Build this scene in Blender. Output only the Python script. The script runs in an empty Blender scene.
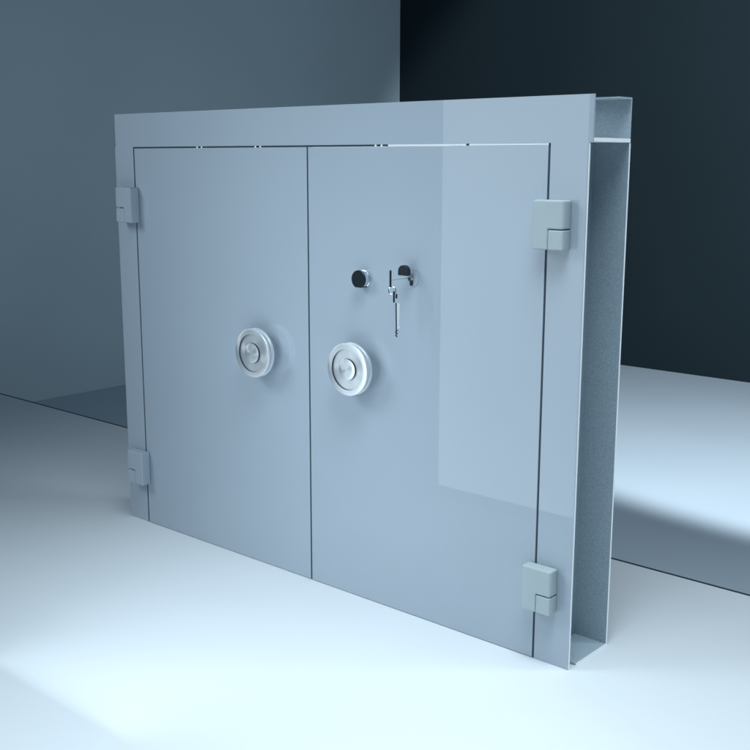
import bpy, bmesh, math, random
from mathutils import Vector, Matrix
random.seed(4)
C = bpy.context.scene.collection
S = bpy.context.scene
PI = math.pi

# ------------------------------------------------------------------ helpers
def mat(name, base, rough=.5, metal=0., spec=.5, coat=0., coat_rough=.03, aniso=0.,
        mottle=0., mscale=8., bump=0., bscale=300., tangent=None, rvar=0.):
    m = bpy.data.materials.new(name); m.use_nodes = True
    nt = m.node_tree; b = nt.nodes['Principled BSDF']
    L = nt.links.new
    b.inputs['Base Color'].default_value = (*base, 1)
    b.inputs['Roughness'].default_value = rough
    b.inputs['Metallic'].default_value = metal
    b.inputs['Specular IOR Level'].default_value = spec
    b.inputs['Coat Weight'].default_value = coat
    b.inputs['Coat Roughness'].default_value = coat_rough
    b.inputs['Anisotropic'].default_value = aniso
    tc = nt.nodes.new('ShaderNodeTexCoord')
    if mottle or rvar:
        n = nt.nodes.new('ShaderNodeTexNoise'); n.inputs['Scale'].default_value = mscale
        n.inputs['Detail'].default_value = 5
        L(tc.outputs['Object'], n.inputs['Vector'])
    if mottle:
        mx = nt.nodes.new('ShaderNodeMix'); mx.data_type = 'RGBA'
        mr = nt.nodes.new('ShaderNodeMapRange')
        mr.inputs['From Min'].default_value = .3; mr.inputs['From Max'].default_value = .7
        L(n.outputs['Fac'], mr.inputs['Value'])
        L(mr.outputs['Result'], mx.inputs['Factor'])
        mx.inputs['A'].default_value = (*[c*(1-mottle) for c in base], 1)
        mx.inputs['B'].default_value = (*[min(1, c*(1+mottle)) for c in base], 1)
        L(mx.outputs['Result'], b.inputs['Base Color'])
    if rvar:
        mr2 = nt.nodes.new('ShaderNodeMapRange')
        mr2.inputs['To Min'].default_value = rough - rvar; mr2.inputs['To Max'].default_value = rough + rvar
        L(n.outputs['Fac'], mr2.inputs['Value']); L(mr2.outputs['Result'], b.inputs['Roughness'])
    if bump:
        n2 = nt.nodes.new('ShaderNodeTexNoise'); n2.inputs['Scale'].default_value = bscale
        n2.inputs['Detail'].default_value = 3
        L(tc.outputs['Object'], n2.inputs['Vector'])
        bp = nt.nodes.new('ShaderNodeBump'); bp.inputs['Strength'].default_value = bump
        bp.inputs['Distance'].default_value = .001
        L(n2.outputs['Fac'], bp.inputs['Height']); L(bp.outputs['Normal'], b.inputs['Normal'])
    if tangent:
        t = nt.nodes.new('ShaderNodeTangent'); t.direction_type = 'RADIAL'; t.axis = tangent
        L(t.outputs['Tangent'], b.inputs['Tangent'])
    return m

PAINT = mat('blue_grey_paint', (.392, .455, .518), rough=.55, spec=.3, coat=.9, coat_rough=.02,
            mottle=.012, mscale=5, bump=.03, bscale=220)
PAINT.node_tree.nodes['Principled BSDF'].inputs['Coat IOR'].default_value = 1.52
HINGE = mat('hinge_paint', (.43, .50, .515), rough=.5, spec=.4, mottle=.02, mscale=30)
GRAIN = mat('grained_primer', (.36, .44, .49), rough=.6, spec=.3, mottle=.2, mscale=480, bump=.4, bscale=600)
BEAMEDGE = mat('cut_steel_edge', (.90, .93, .95), rough=.45, metal=0., spec=.6)
BRUSH = mat('brushed_steel', (.90, .93, .95), rough=.38, metal=.82, aniso=.85, tangent='Z')
CHROME = mat('polished_chrome', (.75, .8, .83), rough=.12, metal=1.)
nt = BRUSH.node_tree                      # fine concentric turning lines
tc = nt.nodes.new('ShaderNodeTexCoord'); sx = nt.nodes.new('ShaderNodeSeparateXYZ'); cx = nt.nodes.new('ShaderNodeCombineXYZ')
ln = nt.nodes.new('ShaderNodeVectorMath'); ln.operation = 'LENGTH'
nz = nt.nodes.new('ShaderNodeTexNoise'); nz.noise_dimensions = '1D'; nz.inputs['Scale'].default_value = 900; nz.inputs['Detail'].default_value = 4
bp = nt.nodes.new('ShaderNodeBump'); bp.inputs['Strength'].default_value = .35; bp.inputs['Distance'].default_value = .0004
L = nt.links.new
L(tc.outputs['Object'], sx.inputs[0]); L(sx.outputs['X'], cx.inputs['X']); L(sx.outputs['Y'], cx.inputs['Y'])
L(cx.outputs[0], ln.inputs[0]); L(ln.outputs['Value'], nz.inputs['W']); L(nz.outputs['Fac'], bp.inputs['Height'])
L(bp.outputs['Normal'], nt.nodes['Principled BSDF'].inputs['Normal'])
KEYSTEEL = mat('satin_key_steel', (.82, .86, .89), rough=.4, metal=.3)
GROOVE = mat('groove_dark_reflection', (.02, .035, .05), rough=.6, spec=.2)
BLACK = mat('black_plastic', (.008, .014, .02), rough=.35, spec=.4)
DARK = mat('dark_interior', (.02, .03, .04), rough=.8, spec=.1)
FLOOR = mat('pale_floor', (.75, .785, .81), rough=.6, spec=.25, mottle=.012, mscale=3, rvar=.05)
LOWER = mat('lower_floor_grey', (.55, .63, .70), rough=.6, spec=.25, mottle=.02, mscale=2, rvar=.05)
WALLG = mat('slate_wall_paint', (.46, .57, .62), rough=.8, spec=.2, mottle=.04, mscale=1.2, bump=.05)
WALLD = mat('charcoal_wall_paint', (.02, .034, .042), rough=.85, spec=.15, mottle=.05, mscale=1.5, bump=.05)
TRIM = mat('dark_edge_trim', (.045, .065, .085), rough=.7, spec=.2)

def box(bm, x0, x1, y0, y1, z0, z1):
    v = [bm.verts.new(p) for p in ((x0,y0,z0),(x1,y0,z0),(x1,y1,z0),(x0,y1,z0),(x0,y0,z1),(x1,y0,z1),(x1,y1,z1),(x0,y1,z1))]
    for f in ((0,3,2,1),(4,5,6,7),(0,1,5,4),(1,2,6,5),(2,3,7,6),(3,0,4,7)):
        bm.faces.new([v[i] for i in f])
    return bm

def prism(bm, pts, y0, y1):
    """polygon in x,z extruded from y0 to y1"""
    a = [bm.verts.new((x, y0, z)) for x, z in pts]; b = [bm.verts.new((x, y1, z)) for x, z in pts]
    bm.faces.new(a); bm.faces.new(list(reversed(b)))
    n = len(pts)
    for i in range(n):
        bm.faces.new((a[i], b[i], b[(i+1) % n], a[(i+1) % n]))
    return bm

def lathe(bm, prof, seg=96, flat=None):
    """prof: (r, h) list along local Z; closed at r=0 ends"""
    rings = []
    for r, h in prof:
        if r < 1e-7:
            rings.append([bm.verts.new((0, 0, h))])
        else:
            ring = []
            for i in range(seg):
                a = 2*PI*i/seg; x, y = r*math.cos(a), r*math.sin(a)
                if flat is not None: y = max(y, flat)
                ring.append(bm.verts.new((x, y, h)))
            rings.append(ring)
    for A, B in zip(rings, rings[1:]):
        for i in range(seg):
            j = (i+1) % seg
            if len(A) == 1 and len(B) == 1: continue
            if len(A) == 1: bm.faces.new((A[0], B[i], B[j]))
            elif len(B) == 1: bm.faces.new((A[i], A[j], B[0]))
            else: bm.faces.new((A[i], A[j], B[j], B[i]))
    return bm

def obj(name, bm, m, parent=None, loc=(0,0,0), rot=(0,0,0), bevel=0., smooth=False, seg=2):
    bmesh.ops.recalc_face_normals(bm, faces=bm.faces)
    me = bpy.data.meshes.new(name); bm.to_mesh(me); bm.free()
    me.materials.append(m)
    o = bpy.data.objects.new(name, me); C.objects.link(o)
    o.location = loc; o.rotation_euler = rot; o.parent = parent
    if smooth:
        for p in me.polygons: p.use_smooth = True
        me.set_sharp_from_angle(angle=math.radians(32))
    if bevel:
        b = o.modifiers.new('bevel', 'BEVEL'); b.width = bevel; b.segments = seg
        b.limit_method = 'ANGLE'; b.angle_limit = math.radians(40)
    return o

def empty(name, loc, label, cat, group=None):
    o = bpy.data.objects.new(name, None); C.objects.link(o); o.location = loc
    o.empty_display_size = .05
    o['label'] = label; o['category'] = cat
    if group: o['group'] = group
    return o

def struct(name, bm, m, label=None, bevel=0.):
    o = obj(name, bm, m, bevel=bevel); o['kind'] = 'structure'
    if label: o['label'] = label
    return o

NB = bmesh.new
# ------------------------------------------------------------------ sizes (frame 1 unit tall)
W, D = 1.2865, .1388
ZG = .9238                       # underside of the head plate
XL, XC, XR = .0723, .6452, 1.2122
G = .0022                        # half the gap round the leaves
H = .15                          # height of the pale slab over the room floor
YB, YF = .547, -4.0              # slab back and front edges
WX, WY = -1.958, 3.407           # planes of the two walls

# ------------------------------------------------------------------ setting
struct('floor', box(NB(), WX-.2, 7, -6, WY+.2, -H-.1, -H), LOWER, 'blue grey lower floor behind the pale slab')
struct('platform', box(NB(), WX, 6, YF, YB-.004, -H+.0005, 0), FLOOR, 'pale blue white slab the door frame stands on', bevel=.0015)
struct('platform_edge', box(NB(), WX, 6, YB-.004, YB+.0015, -H+.001, .0008), TRIM, 'thin dark line along the back edge of the slab')
struct('wall_left', box(NB(), WX-.15, WX, -6, WY, -H-.5, 3.6), WALLG, 'slate grey wall left of the corner')
struct('wall_back', box(NB(), WX-.15, 7, WY, WY+.15, -H-.05, 3.6), WALLD, 'charcoal wall right of the corner')

# ------------------------------------------------------------------ the vault door
V = empty('vault_door', (0, 0, 0), 'blue grey steel double door in its open channel frame, standing on the pale slab', 'vault door')
V['kind'] = 'thing'
e = .0047; t = .004
# head
h = obj('frame_head', box(NB(), .0028, W+.0064, 0, t, ZG, 1.0), PAINT, V)
obj('head_back_plate', box(NB(), 0, W, D-t, D, ZG+.008, 1.0), GRAIN, h, bevel=.0005)
obj('head_shade_lip', box(NB(), 0, W, D-.045, D-t-.0001, .9972, .9998), GRAIN, h)  # added lip, there to shade the back plate from above
obj('head_web', box(NB(), 0, W+.0002, t+.0005, D, ZG+.0012, ZG+.0078), BEAMEDGE, h, bevel=.0005)
# jambs: front plate, web, back plate, foot plate
def jamb(x0, x1, xw, s):
    j = obj('frame_jamb', box(NB(), x0, x1, 0, t, 0, ZG), PAINT, V)
    obj('jamb_web', box(NB(), xw, xw+t, t, D-t, 0.004, ZG), GRAIN, j)
    obj('jamb_back_plate', box(NB(), min(x0, xw), max(x1, xw), D-t, D, 0, ZG+.0008), GRAIN, j, bevel=.0004)
    obj('jamb_foot_plate', box(NB(), x0 if s > 0 else x0, x1, .026, D-t, 0.0005, .0038), GRAIN, j, bevel=.0004)
    # bare cut edge of the back and foot plates
    xe = x1 if s > 0 else x0
    bm = NB()
    box(bm, xe if s > 0 else xe-.0006, xe+.0006 if s > 0 else xe, D-t, D, 0, ZG)
    box(bm, xe if s > 0 else xe-.0006, xe+.0006 if s > 0 else xe, .026, D-t-.0003, 0.0005, .0038)
    box(bm, xe if s > 0 else xe-.0006, xe+.0006 if s > 0 else xe, .0004, t, 0.0005, ZG-.001)
    obj('jamb_cut_edge', bm, BEAMEDGE, j)
    return j
jamb(0, XL-G, XL-G-t-.002, -1)
jamb(XR+G, W, XR+G+.001, 1)
# dark rebate behind the gaps
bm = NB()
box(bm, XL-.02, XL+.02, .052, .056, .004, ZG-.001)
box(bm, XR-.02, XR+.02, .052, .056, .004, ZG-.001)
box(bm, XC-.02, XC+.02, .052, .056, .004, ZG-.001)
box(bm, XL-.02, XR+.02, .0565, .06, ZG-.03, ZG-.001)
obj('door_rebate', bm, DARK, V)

def ring_profile():
    R = .0528
    return [(0, 0), (.024, 0), (.0242, .0215), (.050, .0215), (R-.0006, .0220), (R, .0228), (R, .0272), (R-.0006, .0284), (.0500, .0292),
            (.0460, .0298), (.0460, .0326), (.0500, .0332), (R-.0008, .0338), (R, .0346), (R, .0376), (R-.0006, .0386), (R-.0016, .0390),
            (.0410, .0390), (.0409, .0389), (.0405, .0356), (.0219, .0356), (.0212, .0389), (.0210, .0390),
            (.0110, .0391), (.0030, .0392), (0, .0392)]

def leaf(x0, x1, sign):
    d = obj('door_leaf', box(NB(), x0+G, x1-G, 0, .05, .0012, ZG-.0036), PAINT, V, bevel=.0007)
    # handle: local Z points out of the door (-y)
    hx = .511 if sign < 0 else .787
    hd = obj('handle', lathe(NB(), ring_profile(), 128), BRUSH, d, (hx, 0, .489), (PI/2, 0, 0), smooth=True)
    hd.data.materials.append(GROOVE)
    for p in hd.data.polygons:            # dark colour paints the reflection in the two narrow turned steps
        c = p.center; rr = math.hypot(c.x, c.y)
        if .0350 < c.z < .0389 and abs(p.normal.z) < .3 and (.0400 < rr < .0412 or .0208 < rr < .0222): p.material_index = 1
    # locking bolts in the top gap, paired and pale to paint their glints
    for bx in ((.311, .500) if sign < 0 else (.835, 1.044)):
        for dx in (-.0085, .0065):
            obj('locking_bolt', lathe(NB(), [(0, 0), (.0044, 0), (.0044, .032), (0, .032)], 24), BEAMEDGE, d, (bx+dx, .0047, ZG-.0323), smooth=True)
        # black block between the pair
        obj('bolt_black_block', box(NB(), bx-.0040, bx+.0020, .0003, .004, ZG-.0033, ZG-.0002), BLACK, d)
    return d
dl = leaf(XL, XC, -1)
dr = leaf(XC, XR, 1)
# pale strip painting the light reflected in the right part of the top gap
obj('gap_light_strip', box(NB(), .858, XR-.0023, .0006, .0035, ZG-.0034, ZG-.0001), BEAMEDGE, h)
bm = NB()
for xx in (XL, XC, XR): box(bm, xx-G+.0001, xx+G-.0001, .0012, .006, .002, ZG-.0037)
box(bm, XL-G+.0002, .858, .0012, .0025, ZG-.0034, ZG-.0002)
obj('gap_shade_strip', bm, TRIM, V)  # dark strips standing in for shade inside the door gaps

# ------------------------------------------------------------------ hinges
def hinge(zt, right):
    zb = zt-.0825; zm = zt-.048
    x0, x1, xs = (1.199, 1.2585, 1.2298) if right else (W-1.199, W-1.2585, W-1.2298)
    o = .0255
    g = .0007 if right else -.0003
    hm = HINGE if right else PAINT
    pts = [(x0, zb), (xs-g/2, zb), (xs-g/2, zm+.0004), (x1, zm+.0004), (x1, zt), (x0, zt)]
    a = obj('hinge', prism(NB(), pts, -o, -.0005), hm, V, bevel=.0028, seg=4, smooth=False)
    lo, hi = sorted((xs+g/2, x1))
    obj('hinge_knuckle', box(NB(), lo, hi, -o, -.0005, zb+.0005, zm-.0012), hm, a, bevel=.0018, seg=3)
    lo, hi = sorted((xs+g*5, x1-g*4))
    # hinge pin seen in the slit
    obj('hinge_pin', lathe(NB(), [(0, 0), (.008, 0), (.008, .07), (0, .07)], 24), TRIM, a, ((lo+hi)/2, -.014, zb+.006), smooth=True)
    return a
for zt in (.8305, .1850):
    hinge(zt, True); hinge(zt, False)

# ------------------------------------------------------------------ turn knob
kn = obj('turn_knob', lathe(NB(), [(0, 0), (.0168, 0), (.0168, .0028), (.0152, .0034), (.0152, .0048), (.0166, .0054), (.0166, .0140), (.0150, .0148), (0, .0148)], 64, flat=-.0150),
         CHROME, dr, (.7990, 0, .6668), (PI/2, 0, 0), smooth=True)
kn.rotation_euler = (PI/2, 0, 0)
obj('knob_cap', box(lathe(NB(), [(0, .0149), (.0172, .0149), (.0178, .0155), (.0178, .0178), (.0172, .0186), (0, .0186)], 64, flat=-.0158), -.0080, .0080, -.0158, -.0152, .001, .0150), BLACK, kn, smooth=True)  # black strip under the knob paints its dark reflection
# ------------------------------------------------------------------ cylinder lock with half cap
lk = obj('cylinder_lock', lathe(NB(), [(0, 0), (.0150, 0), (.0150, .0010), (.0142, .0016), (0, .0016)], 64), PAINT, dr, (.921, 0, .676), (PI/2, 0, 0), smooth=True)
obj('lock_barrel', lathe(NB(), [(0, .0028), (.0040, .0028), (.0040, .010), (0, .010)], 48), CHROME, lk, smooth=True)
bm = NB(); n = 28; R = .0122; zb = .0068
cx0 = -.0048
pts = [(-R+.0008, zb), (-R, zb+.0010)] + [(R*math.cos(PI-PI*i/n), zb+.0075+R*math.sin(PI*i/n)) for i in range(n+1)] + [(R, zb+.0010), (R-.0008, zb)]
A = [bm.verts.new((x+cx0, z, .0150)) for x, z in pts]; B = [bm.verts.new((x+cx0, z, .0235)) for x, z in pts]
bm.faces.new(A); bm.faces.new(list(reversed(B)))
for i in range(len(pts)): bm.faces.new((A[i], B[i], B[(i+1) % len(pts)], A[(i+1) % len(pts)]))
obj('lock_hood', bm, BLACK, lk, bevel=.0006)
obj('hood_stem', box(NB(), -.0045, .0045, .0105, .0185, .0028, .0150), CHROME, lk, bevel=.0008)
obj('key_slot', box(NB(), -.0026, .0026, -.0120, .0050, .0028, .0052), BLACK, lk, (-.0005, -.001, 0))

# ------------------------------------------------------------------ keys
K = empty('key_bunch', (.918, 0, .677), 'two keys on a small wire ring hanging from the lock of the right door leaf', 'keys')
def W2K(p): return (p[0]-.918, p[1], p[2]-.668)
# inserted key: blade, then bow on edge
bow = obj('inserted_key', box(NB(), -.0007, .0007, -.059, -.0110, .0000, .0014), HINGE, K, bevel=.0003)
obj('key_bow', box(NB(), -.0011, .0011, -.0635, -.0590, -.0130, .0190), BLACK, bow, bevel=.0009)  # black stands in for the dark reflection on the bow's edge
# ring (torus in a plane facing the viewer)
def torus(bm, R, r, nu=40, nv=10):
    vs = [[bm.verts.new(((R+r*math.cos(2*PI*j/nv))*math.cos(2*PI*i/nu), r*math.sin(2*PI*j/nv), (R+r*math.cos(2*PI*j/nv))*math.sin(2*PI*i/nu))) for j in range(nv)] for i in range(nu)]
    for i in range(nu):
        for j in range(nv):
            bm.faces.new((vs[i][j], vs[(i+1) % nu][j], vs[(i+1) % nu][(j+1) % nv], vs[i][(j+1) % nv]))
    return bm
obj('key_ring', torus(NB(), .0070, .0008), CHROME, K, (.0045, -.0612, -.0185), (0, 0, math.radians(25)), smooth=True)
# hanging key: loop head, dark collar, long blade with bitting
bm = NB()
prism(bm, [(-.0016, -.0030), (.0016, -.0030), (.0016, -.0240), (-.0016, -.0240)], -.002, .002)
box(bm, .0030, .0062, -.002, .002, -.0165, -.0080)
hk = obj('hanging_key', bm, BLACK, K, (.0075, -.0600, -.0160), (0, 0, math.radians(35)), bevel=.0004)
bm = NB()
prism(bm, [(0.0042, -0.0250), (0.0100, -0.0266), (0.0088, -0.0679), (0.0108, -0.0712), (0.0075, -0.0736), (0.0052, -0.0744)], -.0012, .0012)
obj('key_blade', bm, KEYSTEEL, hk, (.0012, 0, 0), bevel=.0004)
bm = NB()
prism(bm, [(0.0016, -0.0246), (0.0038, -0.0254), (0.0046, -0.0744), (0.0065, -0.0768), (0.0035, -0.0797), (0.0068, -0.0821), (0.0035, -0.0849), (0.0062, -0.0878),
           (0.0042, -0.0890), (0.0014, -0.0858), (0.0030, -0.0825), (0.0008, -0.0797), (0.0028, -0.0768), (0.0024, -0.0744)], -.0016, .0016)
obj('key_bitting', bm, TRIM, hk, (.0012, 0, 0))

# ------------------------------------------------------------------ camera (fitted)
f, yaw, pit, rol = 1071.24, math.radians(41.1036), math.radians(11.366), math.radians(.1056)
F = Vector((-math.sin(yaw)*math.cos(pit), math.cos(yaw)*math.cos(pit), -math.sin(pit)))
R_ = Vector((math.cos(yaw), math.sin(yaw), 0)); U = R_.cross(F)
R2 = R_*math.cos(rol)+U*math.sin(rol); U2 = -R_*math.sin(rol)+U*math.cos(rol)
cam = bpy.data.cameras.new('camera'); co = bpy.data.objects.new('camera', cam); C.objects.link(co)
co.matrix_world = Matrix(((R2.x, U2.x, -F.x, 2.19271), (R2.y, U2.y, -F.y, -1.56525), (R2.z, U2.z, -F.z, .89556), (0, 0, 0, 1)))
cam.sensor_width = 36; cam.lens = 36*f/750; cam.clip_start = .02; cam.clip_end = 100
S.camera = co

# ------------------------------------------------------------------ lamps
def area(name, loc, target, sx, sy, L, col=(.775, .905, .985), spread=180):
    """L = radiance of the lamp's face"""
    l = bpy.data.lights.new(name, 'AREA'); l.shape = 'RECTANGLE'; l.size = sx; l.size_y = sy
    l.energy = L*PI*sx*sy; l.color = col; l.spread = math.radians(spread)
    o = bpy.data.objects.new(name, l); C.objects.link(o); o.location = loc
    d = Vector(target)-Vector(loc)
    o.rotation_euler = d.to_track_quat('-Z', 'Y').to_euler()
    return o
#LIGHTS
area('floor_softbox', (1.55, -.60, 2.0), (1.45, -.75, 0), .8, .8, 6.2, spread=96)
area('wide_floor_softbox', (1.35, -.75, 2.2), (1.5, -.85, 0), 1, 1, 1.2, spread=120)
area('key_softbox', (-.7, -1.6, 1.95), (.7, .0, .5), 1.0, 1.0, 2.0, spread=88)
area('front_panel', (.6775, -.68, .585), (.6775, 0, .585), .425, 1.13, 1.3, spread=140)
area('side_lamp', (3.0, .6, 1.3), (1.28, .1, .4), .5, .5, 7)
area('edge_lamp', (2.8, 1.2, 1.2), (1.28, .3, .3), .5, .5, 6, spread=100)
area('wall_fill', (3.6, 2.2, 2.2), (-1.9, 2.0, .8), .6, .6, 7, spread=90)  # added out of view to fill light on the left wall
def spot(name, loc, target, power, cone, blend, r, col=(.80, .905, .97)):
    l = bpy.data.lights.new(name, 'SPOT'); l.energy = power; l.color = col
    l.spot_size = math.radians(cone); l.spot_blend = blend; l.shadow_soft_size = r
    o = bpy.data.objects.new(name, l); C.objects.link(o); o.location = loc
    o.rotation_euler = (Vector(target)-Vector(loc)).to_track_quat('-Z', 'Y').to_euler()
    return o
spot('back_spot', (1.25, 1.165, 1.9), (1.25, 1.165+math.cos(math.radians(30)), 1.9-math.sin(math.radians(30))), 225, 114, .10, .09)  # added out of view; its cone edge shapes the lit band's near border
#ENDLIGHTS
w = bpy.data.worlds.new('World'); S.world = w; w.use_nodes = True
w.node_tree.nodes['Background'].inputs['Color'].default_value = (.15, .48, 1.0, 1)
w.node_tree.nodes['Background'].inputs['Strength'].default_value = .065
S.view_settings.view_transform = 'Standard'; S.view_settings.look = 'None'
S.view_settings.exposure = 0; S.view_settings.gamma = 1
S.cycles.max_bounces = 8
